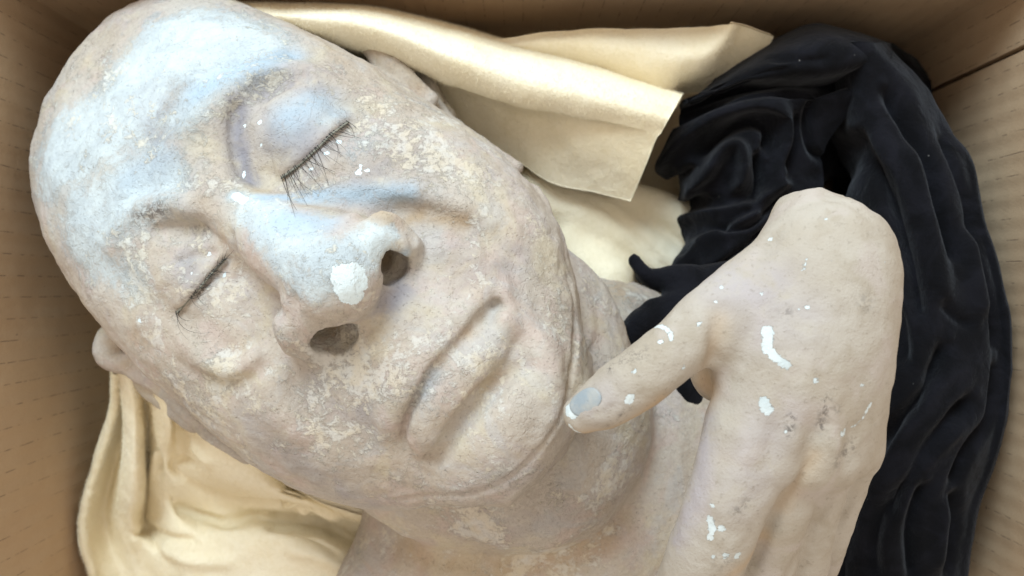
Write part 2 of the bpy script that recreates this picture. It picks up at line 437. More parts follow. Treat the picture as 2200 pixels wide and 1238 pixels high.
def slab(name, x0, x1, y0, y1, z0, z1, mat, parent):
    v = [(x, y, z) for z in (z0, z1) for y in (y0, y1) for x in (x0, x1)]
    f = [(0, 2, 3, 1), (4, 5, 7, 6), (0, 1, 5, 4), (2, 6, 7, 3), (0, 4, 6, 2), (1, 3, 7, 5)]
    o = mesh_obj(name, v, f, mat, parent, smooth=False); o.matrix_parent_inverse = parent.matrix_world.inverted()
    return o
fl = slab('base_panel', -BW - TH, BW + TH, BY0 - TH, BY1 + TH, FZ - .005, FZ - .0005, M_card, box)
attr(fl, 'across', [v.co.x for v in fl.data.vertices]); attr(fl, 'along', [v.co.y for v in fl.data.vertices])
log('box')

def tubes(name, lines, radii, mat, sides=5):
    Vs, Fs = [], []
    for L, r in zip(lines, radii):
        L = np.asarray(L); t = np.gradient(L, axis=0); t /= np.linalg.norm(t, axis=1)[:, None] + 1e-12
        up = np.array([0.0, 0, 1]); a = np.cross(t, up); a /= np.linalg.norm(a, axis=1)[:, None] + 1e-9; b = np.cross(t, a)
        base = len(Vs)
        for i in range(len(L)):
            rr = r[i] if np.ndim(r) else r * (1 - .75 * i / (len(L) - 1))
            for k in range(sides):
                th = 2 * math.pi * k / sides; Vs.append(L[i] + (a[i] * math.cos(th) + b[i] * math.sin(th)) * rr)
        for i in range(len(L) - 1):
            for k in range(sides):
                k2 = (k + 1) % sides
                Fs.append((base + i * sides + k, base + i * sides + k2, base + (i + 1) * sides + k2, base + (i + 1) * sides + k))
    return mesh_obj(name, Vs, Fs, mat)
# ------------------------------------------------------------------ cream fleece blanket
blanket = empty('fleece_blanket', (0, 0, FZ)); bpy.context.view_layer.update()
tag(blanket, 'rumpled cream fleece blanket lining the box under the plaster head', 'blanket')
BINV = None
def under(o, parent):
    bpy.context.view_layer.update(); o.parent = parent; o.matrix_parent_inverse = parent.matrix_world.inverted(); return o
def T(F, pts, k=.006, cut=False):           # tube given as (px, py, z, radius in photograph pixels)
    F.tube([P(a, b, z) for a, b, z, r in pts], [r * KPX * (CZ - z) for a, b, z, r in pts], k=k, cut=cut)
def blanket_field():
    F = Field((-0.270, -0.2975, FZ + .001), (0.269, 0.1615, 0.125), .0024)
    sl, X = F.box(F.lo, F.lo + F.h * F.n, 0)
    F.f[:] = X[..., 2] - (-.006 + .006 * vnoise(X[:, :, :1].repeat(1, 2) * np.array([1, 1, 0]), 22, 5))
    # the blanket stops short of the left wall
    edge = np.array([P(*p, .0) for p in [(262, 560), (250, 760), (240, 860), (215, 960), (178, 1080), (172, 1160), (200, 1260), (240, 1400)]])
    ex = np.interp(-X[..., 1], -edge[:, 1], edge[:, 0])
    F.f[:] = np.maximum(np.maximum(F.f, (ex - X[..., 0])), X[..., 0] - .17)
    S = F.stroke
    # upper right, beside the neck
    T(F, [(1150, 420, .05, 60), (1300, 480, .046, 55), (1420, 560, .04, 50)], .006)
    T(F, [(1330, 420, .045, 36), (1420, 450, .042, 40), (1500, 500, .04, 45)], .005)
    T(F, [(1220, 520, .05, 50), (1300, 600, .05, 60)], .006)
    S([(1210, 410), (1300, 445), (1380, 520), (1440, 590)], 10, [-1, -3, -4, -3])
    T(F, [(900, 150, .03, 60), (1050, 260, .035, 60), (1200, 360, .035, 50)], .01)
    return F
BF = blanket_field(); bv, bq = BF.mesh(1)
bv[:, 2] += .0008 * vnoise(bv, 60, 2) + .0004 * vnoise(bv, 170, 4)
under(mesh_obj('under_layer', bv, bq, M_fleece), blanket)
log('blanket')
def loft(name, rows, mat, parent, nu=14, nv=12, thick=.0038, wob=.0012, seed=1, wob2=0, strokes=(), sz=.118):
    R = [spline([P(*p) for p in r], nv) for r in rows]
    G = np.stack([spline([r[j] for r in R], nu) for j in range(len(R[0]))], 1)
    a, b = G.shape[:2]
    du = np.gradient(G, axis=0); dv = np.gradient(G, axis=1); N = np.cross(du, dv); N /= np.linalg.norm(N, axis=-1, keepdims=True) + 1e-9
    G = G + N * (wob * vnoise(G, 28, seed) + wob * .5 * vnoise(G, 70, seed + 1) + .0004 * vnoise(G, 160, seed + 4))[..., None]
    flip = N[..., 2].mean() < 0
    if flip: N = -N
    if wob2: G = G + N * (wob2 * (vnoise(G, 17, seed + 2) - .3) + wob2 * .6 * vnoise(G + .02 * np.stack([vnoise(G, 20, seed + 5)] * 3, -1), 38, seed + 3))[..., None]
    for pts, w, amt in strokes:             # folds pressed into or raised from the sheet
        c = spline(np.array([P(px_, py_, sz) for px_, py_ in pts]), 6) * np.array([1, 1, 0]); d = polydist(G * np.array([1, 1, 0]), c)
        endf = np.minimum(np.linalg.norm(G[..., :2] - c[0, :2], axis=-1), np.linalg.norm(G[..., :2] - c[-1, :2], axis=-1))
        r_ = w * .000235; G = G + N * (amt * .001 * np.exp(-(d / r_) ** 2) * smoothstep(0, 3 * r_, endf))[..., None]
    G[..., 0] = np.clip(G[..., 0], -.2655, .2635)
    idx = np.arange(a * b).reshape(a, b); n = a * b
    Vv = np.vstack([G.reshape(-1, 3), (G - N * thick).reshape(-1, 3)])
    q = np.stack([idx[:-1, :-1], idx[1:, :-1], idx[1:, 1:], idx[:-1, 1:]], -1).reshape(-1, 4)
    if flip: q = q[:, ::-1]
    fs = [q, q[:, ::-1] + n]
    ring = np.concatenate([idx[0, :], idx[1:, -1], idx[-1, -2::-1], idx[-2:0:-1, 0]]); nx = np.roll(ring, -1)
    e_ = np.stack([ring, nx, nx + n, ring + n], 1); fs.append(e_ if flip else e_[:, ::-1])
    o = mesh_obj(name, Vv, np.vstack(fs), mat)
    m = o.modifiers.new('soft', 'SUBSURF'); m.levels = 1; m.render_levels = 1
    return under(o, parent)
loft('rolled_flap', [
    [(500, 150, .04), (490, 90, .06), (484, 60, .07), (482, 74, .095), (470, 30, .112), (460, 8, .09), (455, 0, .03)],
    [(640, 140, .05), (628, 92, .066), (620, 58, .070), (624, 80, .102), (605, 34, .121), (590, 14, .10), (585, 5, .04)],
    [(840, 200, .06), (815, 125, .074), (798, 84, .078), (804, 112, .106), (790, 52, .126), (782, 20, .10), (775, 10, .04)],
    [(1040, 300, .07), (980, 195, .080), (958, 145, .084), (964, 180, .108), (958, 112, .127), (962, 60, .10), (965, 50, .04)],
    [(1180, 390, .076), (1128, 265, .088), (1104, 202, .092), (1110, 226, .110), (1105, 160, .123), (1116, 106, .10), (1120, 96, .04)],
    [(1270, 412, .078), (1262, 310, .096), (1254, 256, .102), (1258, 250, .110), (1264, 200, .118), (1282, 150, .10), (1288, 142, .05)],
    [(1355, 434, .080), (1392, 345, .096), (1410, 300, .104), (1422, 284, .106), (1440, 250, .110), (1462, 212, .102), (1467, 203, .06)]], M_fleece, blanket)
loft('front_drape', [
    [(252, 790, .080), (246, 880, .058), (214, 985, .048), (184, 1085, .046), (180, 1160, .044), (202, 1240, .038), (230, 1330, .03)],
    [(262, 800, .070), (272, 900, .040), (248, 1000, .026), (226, 1090, .020), (232, 1160, .020), (260, 1235, .020), (280, 1330, .02)],
    [(254, 785, .088), (264, 880, .070), (266, 980, .056), (262, 1060, .044), (260, 1120, .032), (285, 1200, .022), (310, 1330, .02)],
    [(270, 783, .094), (284, 880, .079), (288, 980, .066), (286, 1060, .052), (280, 1120, .036), (300, 1200, .022), (325, 1330, .02)],
    [(284, 786, .090), (303, 880, .072), (308, 980, .056), (306, 1060, .042), (296, 1122, .028), (318, 1200, .022), (345, 1330, .02)],
    [(304, 800, .076), (316, 890, .050), (318, 980, .030), (314, 1070, .014), (314, 1130, .010), (356, 1205, .026), (380, 1330, .02)],
    [(318, 800, .094), (336, 880, .084), (342, 925, .072), (328, 990, .046), (345, 1080, .026), (385, 1185, .034), (410, 1330, .03)],
    [(338, 802, .098), (362, 880, .090), (366, 930, .078), (346, 995, .050), (372, 1085, .028), (415, 1180, .038), (440, 1330, .03)],
    [(360, 830, .080), (380, 905, .066), (384, 965, .050), (376, 1030, .042), (415, 1105, .020), (460, 1170, .040), (480, 1330, .035)],
    [(420, 880, .085), (445, 950, .078), (450, 1010, .066), (446, 1055, .032), (490, 1112, .026), (530, 1160, .046), (540, 1330, .04)],
    [(480, 940, .085), (540, 1000, .070), (550, 1045, .062), (560, 1085, .040), (580, 1118, .026), (610, 1150, .050), (620, 1330, .045)],
    [(560, 1000, .075), (640, 1040, .040), (650, 1075, .055), (660, 1105, .032), (670, 1130, .024), (690, 1165, .050), (700, 1330, .045)],
    [(700, 1080, .060), (730, 1100, .050), (750, 1115, .040), (760, 1140, .028), (770, 1170, .024), (772, 1212, .042), (775, 1330, .04)],
    [(840, 1120, .05), (850, 1140, .045), (850, 1160, .03), (845, 1185, .015), (840, 1210, .012), (825, 1240, .012), (820, 1330, .01)]], M_fleece, blanket, nu=12, nv=16, seed=8, sz=.045, strokes=[
    ([(400, 1045), (374, 1012), (392, 985), (440, 992)], 8, -5), ([(390, 1032), (430, 1066), (500, 1086), (610, 1082)], 10, -6), ([(330, 1080), (380, 1122), (460, 1136), (545, 1120)], 9, -5),
    ([(555, 1122), (660, 1140), (745, 1195)], 12, -7), ([(600, 1168), (700, 1188), (762, 1238)], 20, 5), ([(245, 1165), (330, 1172), (420, 1165)], 10, -4), ([(630, 1096), (740, 1113)], 8, 4),
    ([(655, 1108), (705, 1132)], 8, -7), ([(615, 1036), (665, 1064)], 10, -9), ([(345, 930), (350, 985), (325, 1040)], 9, -5), ([(300, 1200), (420, 1215), (520, 1205)], 16, 3), ([(255, 930), (240, 1020), (225, 1090)], 9, -4), ([(430, 930), (500, 985)], 12, 3)])
hem = spline(np.array([P(*p) for p in [(250, 800, .080), (245, 880, .060), (213, 985, .050), (183, 1085, .048), (179, 1160, .046), (201, 1240, .040), (229, 1330, .032)]]), 14)
under(tubes('hem', [hem + .0004 * np.stack([vnoise(hem, 220, 51), vnoise(hem, 220, 52), vnoise(hem, 220, 53)], -1)], [.0022 + .00012 * np.sin(np.arange(len(hem)) * 1.7)], M_fleece, 10), blanket)
loft('back_flap', [
    [(840, 40, .075), (900, 75, .07), (980, 150, .05)],
    [(1040, 82, .085), (1080, 110, .085), (1150, 190, .05)],
    [(1200, 66, .090), (1230, 105, .094), (1290, 220, .06)],
    [(1380, 64, .090), (1390, 120, .098), (1420, 250, .07)],
    [(1500, 58, .092), (1480, 130, .098), (1452, 205, .060)],
    [(1572, 52, .098), (1526, 125, .096), (1475, 200, .060)],
    [(1600, 58, .090), (1570, 120, .080), (1530, 200, .06)],
    [(1662, 78, .080), (1630, 140, .07), (1600, 200, .05)]], M_fleece, blanket, seed=5)

def fibres(src, n, length, width, mat, name, lean=.6, seed=3):
    # short loose fibres standing on a cloth
    g = np.random.default_rng(seed); bpy.context.view_layer.update()
    me = src.data; nv = len(me.vertices); co = np.empty(nv * 3); me.vertices.foreach_get('co', co); co = co.reshape(-1, 3)
    nf = len(me.polygons); li = np.empty(nf * 4, int); me.loops.foreach_get('vertex_index', li); Q_ = li.reshape(-1, 4)
    A, B, C, D = (co[Q_[:, i]] for i in range(4)); nn = np.cross(C - A, D - B); ar = np.linalg.norm(nn, axis=1) + 1e-12; nn /= ar[:, None]
    w = ar * (nn[:, 2] > -.35); f = g.choice(nf, n, p=w / w.sum()); u, v = g.random((n, 1)), g.random((n, 1))
    p = A[f] * (1 - u) * (1 - v) + B[f] * u * (1 - v) + C[f] * u * v + D[f] * (1 - u) * v
    d = nn[f] + g.normal(0, lean, (n, 3)); d /= np.linalg.norm(d, axis=1)[:, None]
    sd = np.cross(d, g.normal(0, 1, (n, 3))); sd /= np.linalg.norm(sd, axis=1)[:, None]
    L = length * g.uniform(.4, 1.2, (n, 1)); m = p + d * L * .5; d2 = d + g.normal(0, .5, (n, 3)); e = m + d2 / np.linalg.norm(d2, axis=1)[:, None] * L * .5
    Vv = np.stack([p - sd * width, p + sd * width, m + sd * width * .8, m - sd * width * .8, e + sd * width * .3, e - sd * width * .3], 1).reshape(-1, 3)
    b0 = np.arange(n)[:, None] * 6
    Ff = np.vstack([b0 + np.array([0, 1, 2, 3]), b0 + np.array([3, 2, 4, 5])])
    o = mesh_obj(name, Vv, Ff, mat); o['kind'] = 'stuff'
    return under(o, src)
for o_, n_ in ((bpy.data.objects['rolled_flap'], 45000), (bpy.data.objects['back_flap'], 18000), (bpy.data.objects['front_drape'], 50000), (bpy.data.objects['under_layer'], 40000), (bpy.data.objects['hem'], 6000)):
    fibres(o_, n_ * 2, .0016, .00005, M_fleece, 'fleece_fibres')
log('fibres')

# ------------------------------------------------------------------ black velvet
def velvet_field():
    F = Field((0.03, -0.25, FZ + .001), (0.264, 0.158, 0.205), .0022)
    S = F.stroke
    T(F, [(1700, 215, -.01, 120), (1850, 200, -.01, 120), (1920, 330, -.01, 130), (1940, 600, -.01, 140), (1940, 900, -.01, 140), (1920, 1200, .0, 140), (1900, 1400, .0, 150)], .01)
    T(F, [(1640, 480, .02, 130), (1700, 700, .04, 170), (1720, 950, .04, 190), (1740, 1250, .04, 210)], .02)
    T(F, [(1560, 310, .02, 110), (1640, 260, .02, 120), (1760, 260, .02, 130)], .02)
    # the tongues that reach towards the neck
    T(F, [(1382, 592, .098, 24), (1415, 602, .102, 34), (1470, 604, .104, 42), (1560, 620, .106, 60)], .005)
    T(F, [(1352, 718, .108, 24), (1388, 684, .110, 36), (1450, 664, .111, 42), (1520, 680, .111, 60)], .005)
    T(F, [(1368, 562, .104, 12), (1392, 588, .106, 18)], .004)
    T(F, [(1348, 735, .110, 16), (1370, 700, .112, 20)], .004)
    # under the palm
    T(F, [(1470, 830, .09, 40), (1480, 950, .08, 46), (1510, 1060, .07, 44), (1540, 1200, .07, 60)], .01)
    T(F, [(1560, 860, .07, 70), (1600, 1050, .07, 90)], .01)
    sl, X = F.box(F.lo, F.lo + F.h * F.n, 0)
    W = X * np.array([1.0, .5, .8]) + .012 * np.stack([vnoise(X, 30, 31), vnoise(X, 30, 32), vnoise(X, 30, 33)], -1)
    F.f -= (np.abs(vnoise(W, 34, 41)) * .005 - .002).astype(np.float32)
    return F
velvet = empty('velvet_cloth', (.2, 0, FZ)); bpy.context.view_layer.update()
tag(velvet, 'crumpled black velvet cloth piled against the right wall under the plaster hand', 'cloth')
VF = velvet_field(); vv, vq = VF.mesh(1)
vv += (.0010 * vnoise(vv, 45, 1) + .0006 * vnoise(vv, 120, 2))[:, None] * np.array([.4, .4, 1])
under(mesh_obj('heaped_layer', vv, vq, M_velvet), velvet)
loft('upper_folds', [
    [(1575, 165, .02), (1670, 110, .02), (1750, 80, .02), (1840, 90, .02), (1920, 120, .02)],
    [(1560, 152, .06), (1660, 90, .065), (1748, 54, .075), (1840, 68, .080), (1915, 92, .085)],
    [(1510, 195, .082), (1620, 140, .100), (1740, 98, .112), (1840, 100, .112), (1915, 125, .108)],
    [(1475, 222, .085), (1600, 176, .104), (1700, 155, .112), (1790, 150, .112), (1890, 142, .106)],
    [(1462, 240, .070), (1590, 196, .080), (1690, 186, .084), (1778, 184, .084), (1885, 158, .090)],
    [(1448, 270, .078), (1560, 224, .092), (1650, 204, .098), (1725, 208, .098), (1860, 190, .102)],
    [(1430, 310, .078), (1545, 280, .090), (1640, 255, .094), (1712, 256, .094), (1820, 250, .094)],
    [(1412, 350, .070), (1520, 350, .088), (1608, 330, .094), (1665, 325, .092), (1780, 310, .088)],
    [(1425, 384, .058), (1505, 402, .080), (1600, 388, .090), (1675, 365, .090), (1770, 350, .084)],
    [(1478, 415, .048), (1540, 440, .080), (1622, 428, .090), (1692, 396, .088), (1770, 375, .080)],
    [(1470, 480, .050), (1535, 490, .084), (1612, 476, .092), (1680, 440, .090), (1765, 405, .080)],
    [(1452, 548, .056), (1520, 555, .090), (1594, 540, .096), (1655, 500, .092), (1735, 455, .080)],
    [(1450, 600, .060), (1520, 610, .090), (1600, 600, .094), (1665, 560, .088), (1735, 520, .075)],
    [(1455, 650, .080), (1520, 660, .100), (1600, 650, .10), (1670, 620, .09), (1740, 580, .07)]], M_velvet, velvet, nu=14, nv=18, thick=.003, wob=.0016, seed=12, strokes=[
    ([(1436, 345), (1480, 290), (1560, 232), (1640, 206), (1700, 212), (1724, 262), (1712, 335), (1690, 405)], 17, 9), ([(1500, 425), (1545, 360), (1588, 302), (1618, 304), (1626, 360), (1610, 415)], 15, 9),
    ([(1478, 490), (1540, 452), (1620, 442), (1690, 402), (1750, 368)], 15, 7), ([(1500, 610), (1530, 535), (1600, 492), (1690, 440)], 15, 8), ([(1510, 330), (1575, 268), (1640, 242), (1682, 262), (1682, 325)], 14, -11),
    ([(1462, 395), (1530, 330)], 10, -6), ([(1655, 300), (1664, 380), (1634, 435)], 11, -9), ([(1556, 482), (1640, 470), (1730, 400)], 9, -7), ([(1478, 550), (1520, 482)], 10, -6), ([(1540, 600), (1600, 545), (1690, 480)], 10, -7),
    ([(1460, 238), (1580, 198), (1690, 186), (1790, 184)], 8, -5), ([(1775, 184), (1830, 162), (1895, 140)], 7, -6), ([(1775, 186), (1768, 240), (1788, 300), (1830, 330)], 9, -8), ([(1740, 215), (1745, 290), (1720, 360)], 10, -7),
    ([(1540, 175), (1640, 150), (1720, 150)], 12, -3), ([(1650, 110), (1740, 130), (1800, 120)], 12, -3)])
def vrow(pts, z): return [(x, y, (z if np.isscalar(z) else z[i])) for i, (x, y) in enumerate(pts)]
yA = [90, 132, 196, 282, 350, 462, 602, 722, 862, 1000, 1100, 1250]
xO = np.array([1902, 1945, 2003, 2044, 2092, 2114, 2152, 2170, 2170, 2138, 2103, 2083.]); zO = np.array([.09, .09, .088, .092, .10, .104, .11, .112, .112, .105, .10, .095])
xI = np.array([1776, 1776, 1772, 1778, 1786, 1806, 1836, 1850, 1836, 1800, 1780, 1760.])
def side(t, z, dy=0): return [(float(a_ + (b_ - a_) * t), y_ + dy * (1 - abs(2 * t - 1)), (z if z < .08 else float(z + (zo - .105) * .6))) for a_, b_, y_, zo in zip(xO, xI, yA, zO)]
loft('side_folds', [side(.10, .05), [(float(a_), y_, float(z_)) for a_, y_, z_ in zip(xO, yA, zO)], side(.07, .112), side(.17, .121), side(.30, .124), side(.45, .124), side(.60, .121), side(.76, .112), side(.90, .092), side(1.0, .06)],
    M_velvet, velvet, nu=16, nv=12, thick=.003, wob=.0016, seed=15, strokes=[
    ([(1905, 170), (1935, 230), (1985, 330), (2010, 450), (2045, 580)], 16, -9), ([(2045, 270), (2062, 360), (2092, 440), (2090, 520)], 12, -6), ([(2090, 440), (2100, 560), (2130, 680), (2140, 760)], 13, -7),
    ([(1850, 250), (1870, 330), (1915, 430), (1945, 560), (1965, 700)], 16, -10), ([(2025, 720), (1965, 835), (1905, 920), (1865, 1010)], 17, -11), ([(2090, 840), (2010, 920), (1950, 1010), (1895, 1130)], 17, -11),
    ([(2140, 770), (2125, 900), (2070, 960), (2035, 1050)], 13, -8), ([(1985, 1020), (1955, 1130), (1965, 1260)], 15, -9), ([(2045, 1040), (2062, 1160), (2050, 1260)], 15, -8), ([(1905, 1080), (1880, 1180), (1890, 1260)], 14, -7),
    ([(1940, 290), (1975, 420), (1995, 560), (2010, 690)], 24, 5), ([(2000, 790), (1935, 885), (1885, 970)], 18, 6), ([(2060, 880), (1985, 965), (1925, 1060)], 18, 7), ([(2020, 1060), (2010, 1250)], 18, 6), ([(2070, 480), (2080, 600), (2100, 700)], 18, 5),
    ([(1990, 640), (2050, 690), (2090, 690)], 12, -5), ([(2000, 500), (2050, 490)], 9, -3), ([(1900, 620), (1930, 700), (1935, 800)], 14, -6), ([(1830, 290), (1850, 400), (1880, 500)], 14, 4)])
log('velvet')

# ------------------------------------------------------------------ the plaster bust
H = 0.0016
UX = np.array([0.6, 0.8, 0.0]); VX = np.array([0.8, -0.6, 0.0])
FC = (640, 540)
def UV(u, v, z): return P(FC[0] + .8 * v + .6 * u, FC[1] + .6 * v - .8 * u, z)
def bust_field():
    F = Field((-0.285, -0.215, 0.012), (0.115, 0.185, 0.262), H)
    # head: sections across the axis crown - chin; (v, middle, half width) of the side outline, and the height of the middle line
    so = [(-640, 40, 60), (-605, 40, 150), (-565, 38, 228), (-500, 33, 288), (-430, 27, 322), (-340, 20, 350), (-230, 18, 374), (-80, 15, 398), (60, 12, 410),
          (200, 10, 408), (330, 12, 392), (420, 8, 366), (510, 2, 312), (580, 2, 240), (640, 6, 150), (676, 10, 60), (690, 10, 20)]
    zo = lambda v: np.interp(v, [-600, 0, 300, 500, 676], [.104, .112, .135, .155, .168])
    sv = [float(UV(0, v, zo(v)) @ VX) for v, c, w in so]
    sc = [float(UV(c, v, zo(v)) @ UX) for v, c, w in so]
    sw = [w * KPX * (CZ - zo(v)) for v, c, w in so]
    top = [(-640, .118), (-590, .136), (-520, .156), (-430, .172), (-330, .184), (-230, .192), (-120, .1945), (60, .197), (200, .201), (330, .206), (480, .203), (590, .202), (640, .196), (690, .178)]
    tv = [float(UV(0, v, z) @ VX) for v, z in top]; tz = [z for v, z in top]
    sl, X = F.box(F.lo, F.lo + F.h * F.n, 0)
    v = (X @ VX.astype(np.float32)); u = (X @ UX.astype(np.float32)); z = X[..., 2]
    a = np.interp(v, sv, sw); c = np.interp(v, sv, sc); zt = np.interp(v, tv, tz)
    zc = np.interp(v, [sv[1], sv[8], sv[10], sv[12], sv[15]], [.104, .112, .135, .155, .168])
    bt = np.maximum(zt - zc, .01); bb = np.interp(v, [sv[1], sv[5], sv[10], sv[15]], [.04, .085, .09, .03])
    b = np.where(z > zc, bt, bb)
    nexp = np.interp(v, [sv[3], sv[7], sv[10], sv[13]], [2.2, 2.4, 2.2, 2.0]).astype(np.float32)
    r = (np.abs((u - c) / a) ** nexp + np.abs((z - zc) / b) ** nexp) ** (1 / nexp)
    end = np.maximum(sv[1] - .003 - v, v - sv[15])
    F.f[:] = np.maximum((r - 1) * np.minimum(a, b), end).astype(np.float32)
    for _ in range(2):
        F.renorm()
        k = np.array([.25, .5, .25], np.float32)                         # soften the section steps
        for _ in range(3):
            for ax in range(3):
                f = np.pad(F.f, [(1, 1) if i == ax else (0, 0) for i in range(3)], mode='edge')
                n = F.f.shape[ax]
                F.f = sum(k[j] * np.take(f, range(j, j + n), axis=ax) for j in range(3))
    R = np.stack([UX, VX, [0, 0, 1]])
    def S(p, w, a, g=1.6, **k): F.stroke(p, w, np.array(a) * g if np.ndim(a) else a * g, **k)
    # masses of the face
    F.ellipsoid(UV(-10, 575, .168), (.044, .030, .040), R, k=.014)      # chin pad
    F.ellipsoid(UV(235, 175, .155), (.032, .050, .033), R, k=.03)       # cheeks
    F.ellipsoid(UV(-215, 175, .155), (.032, .050, .033), R, k=.03)
    F.ellipsoid(UV(-5, 310, .180), (.036, .026, .031), R, k=.02)        # muzzle above the lip
    # forehead hollows
    S([(340, 200), (330, 270), (270, 330)], 50, -1.6)
    S([(430, 360), (300, 400)], 40, -1.2)
    S([(540, 110), (640, 110)], 40, -1.0)
    # eye sockets
    S([(575, 190), (585, 270), (580, 350)], 56, -5)
    S([(700, 220), (760, 260)], 50, -3)
    S([(385, 530), (430, 590), (400, 660)], 50, -5)
    S([(250, 600), (330, 650)], 46, -1.5); S([(150, 420), (110, 360)], 40, 1.5); S([(170, 260), (260, 130)], 60, -1.2)
    S([(507, 235), (512, 310), (535, 385), (560, 410)], [20, 26, 24, 18], [-3, -6, -6, -3])
    S([(340, 505), (395, 496), (440, 492), (490, 500)], [18, 22, 24, 16], [-3, -6, -7, -4])
    S([(345, 492), (395, 484), (440, 484), (488, 498)], 9, [-1.5, -3.5, -4.5, -3])
    S([(500, 250), (505, 310), (525, 380), (550, 408)], 10, [-1.5, -3.5, -4, -2])
    # eyelids
    F.ellipsoid(P(640, 290, .176), (.0195, .0195, .0155), None, k=.008)
    F.ellipsoid(P(425, 598, .176), (.0165, .0165, .0145), None, k=.008)
    S([(565, 300), (576, 340), (584, 378)], 8, [-.6, -2.0, -1.6])         # fold at the inner corner
    S([(372, 566), (415, 551), (465, 540)], 8, [-.8, -2.0, -1.2])
    S([(600, 388), (650, 350), (700, 305), (752, 262)], 8, [-1.5, -3.2, -3.2, -1.5])   # lash lines
    S([(378, 678), (412, 640), (448, 600), (488, 556)], 8, [-1.5, -3.0, -3.0, -1.5])
    S([(612, 372), (655, 336), (700, 292), (742, 256)], 12, .5)
    S([(388, 655), (415, 620), (446, 585), (476, 552)], 9, 1.2)
    S([(640, 400), (700, 365), (760, 310)], 20, 1.6)                     # lower lids
    S([(430, 670), (470, 625), (500, 580)], 18, 1.3)
    F.roll([(398, 748), (445, 782), (505, 788), (552, 760)], [14, 20, 20, 14], [.6, 1.8, 1.8, .6], k=.006)
    F.roll([(610, 366), (655, 330), (700, 288), (742, 252)], [9, 12, 12, 9], [.2, .8, .8, .2], k=.005)
    F.roll([(388, 652), (415, 618), (446, 582), (476, 550)], [8, 11, 11, 8], [.8, 1.5, 1.5, .8], k=.003)
    # brow ridges
    S([(405, 285), (470, 222), (560, 158), (660, 152), (740, 200)], [26, 30, 24, 24, 26], [2, 3.6, 3.2, 2.6, 1.6])
    S([(235, 530), (290, 455), (365, 436), (450, 446)], 22, [1.6, 3.8, 4.4, 3])
    S([(430, 350), (455, 410)], 36, 1.6)
    # nose
    F.tube([P(490, 440, .180), P(565, 490, .192), P(640, 545, .206), P(712, 592, .218)], [.0135, .0160, .0175, .0170], k=.006)
    F.ellipsoid(P(726, 600, .2195), (.0190, .0165, .0175), R, k=.006)
    F.tube([P(758, 545, .2150), P(808, 506, .2125), P(846, 516, .2085), P(866, 548, .2010)], [.0120, .0108, .0092, .0068], k=.004)
    F.tube([P(680, 650, .2150), P(646, 692, .2125), P(650, 724, .2085), P(678, 748, .2000)], [.0120, .0108, .0092, .0068], k=.004)
    F.tube([P(738, 612, .216), P(778, 642, .2080), P(812, 668, .199)], [.0130, .0092, .007], k=.005)
    F.ellipsoid(UV(80, 150, .2030), (.012, .014, .013), R, k=.005)
    F.ellipsoid(UV(-80, 150, .2030), (.012, .014, .013), R, k=.005)
    F.tube([P(690, 520, .200), P(760, 530, .204)], [.012, .012], k=.012)
    F.ellipsoid(UV(96, 150, .2085), (.0108, .0128, .0100), R, k=.0020, cut=True)
    F.ellipsoid(UV(-92, 150, .2085), (.0108, .0128, .0100), R, k=.0020, cut=True)
    F.ellipsoid(UV(92, 128, .2020), (.0070, .0090, .0090), R, k=.004, cut=True)
    F.ellipsoid(UV(-88, 128, .2020), (.0070, .0090, .0090), R, k=.004, cut=True)
    S([(768, 500), (800, 478), (850, 480), (885, 510)], 16, [-1.5, -2.5, -2.5, -2])    # behind the wings
    S([(630, 640), (622, 690), (636, 745)], 12, [-1, -2.5, -2.5])
    S([(850, 594), (862, 572)], 12, -.8); S([(745, 726), (768, 714)], 12, -.8)
    S([(498, 506), (552, 596), (608, 684)], 10, [-1.5, -3.2, -3.2])
    S([(520, 600), (570, 690)], 40, -1.5)
    # folds of the cheeks
    S([(760, 470), (850, 452), (950, 468), (1040, 505), (1100, 570)], [18, 24, 26, 28, 30], [-2, -3.5, -3.2, -2.2, -1])
    S([(610, 425), (720, 405), (850, 405), (960, 430), (1050, 480)], 26, [.8, 2, 2.6, 2.4, 1.2])
    S([(880, 520), (980, 545), (1060, 600), (1110, 650)], 34, [1, 2, 2, 1.5])
    S([(640, 760), (632, 830), (660, 900)], 18, [-2, -2.2, -1])
    S([(560, 720), (575, 830), (620, 920)], 40, [1, 2, 1.6])
    S([(460, 720), (500, 770), (540, 740)], 26, [-1, -1.6, -1])            # under the lower eye
    S([(400, 735), (440, 775), (500, 790), (550, 765)], 18, [1, 2.4, 2.4, 1])
    S([(420, 800), (490, 825), (560, 800)], 14, [-.6, -1.6, -.8])
    S([(520, 640), (560, 720), (570, 790)], 20, [-.6, -1.6, -1])
    S([(800, 260), (880, 330), (960, 380)], 40, -1.2)
    # mouth
    S([(1068, 648), (1030, 690), (970, 755), (915, 820), (885, 885), (872, 935)], [16, 26, 32, 32, 28, 18], [-2, -4, -5, -5, -4.5, -2], g=1)
    F.roll([(1035, 640), (985, 692), (925, 752), (876, 812), (846, 875), (838, 915)], [26, 36, 44, 44, 38, 26], [2.4, 4.6, 5.6, 5.6, 4.4, 2], k=.005)
    F.roll([(1086, 696), (1048, 742), (995, 802), (944, 864), (912, 924), (898, 962)], [26, 50, 60, 60, 50, 28], [4, 7, 8.4, 8.4, 7, 3], k=.0026)
    S([(1066, 650), (1042, 670), (1000, 715), (945, 776), (905, 832), (880, 890), (868, 935)], 7, [-2, -4.5, -5.5, -5.5, -5.5, -4.5, -2], g=1)
    S([(1155, 785), (1112, 796), (1058, 832), (1006, 888), (962, 950), (930, 995)], [14, 18, 20, 20, 18, 14], [-1.5, -5, -7, -7.5, -6, -2.5], g=1)
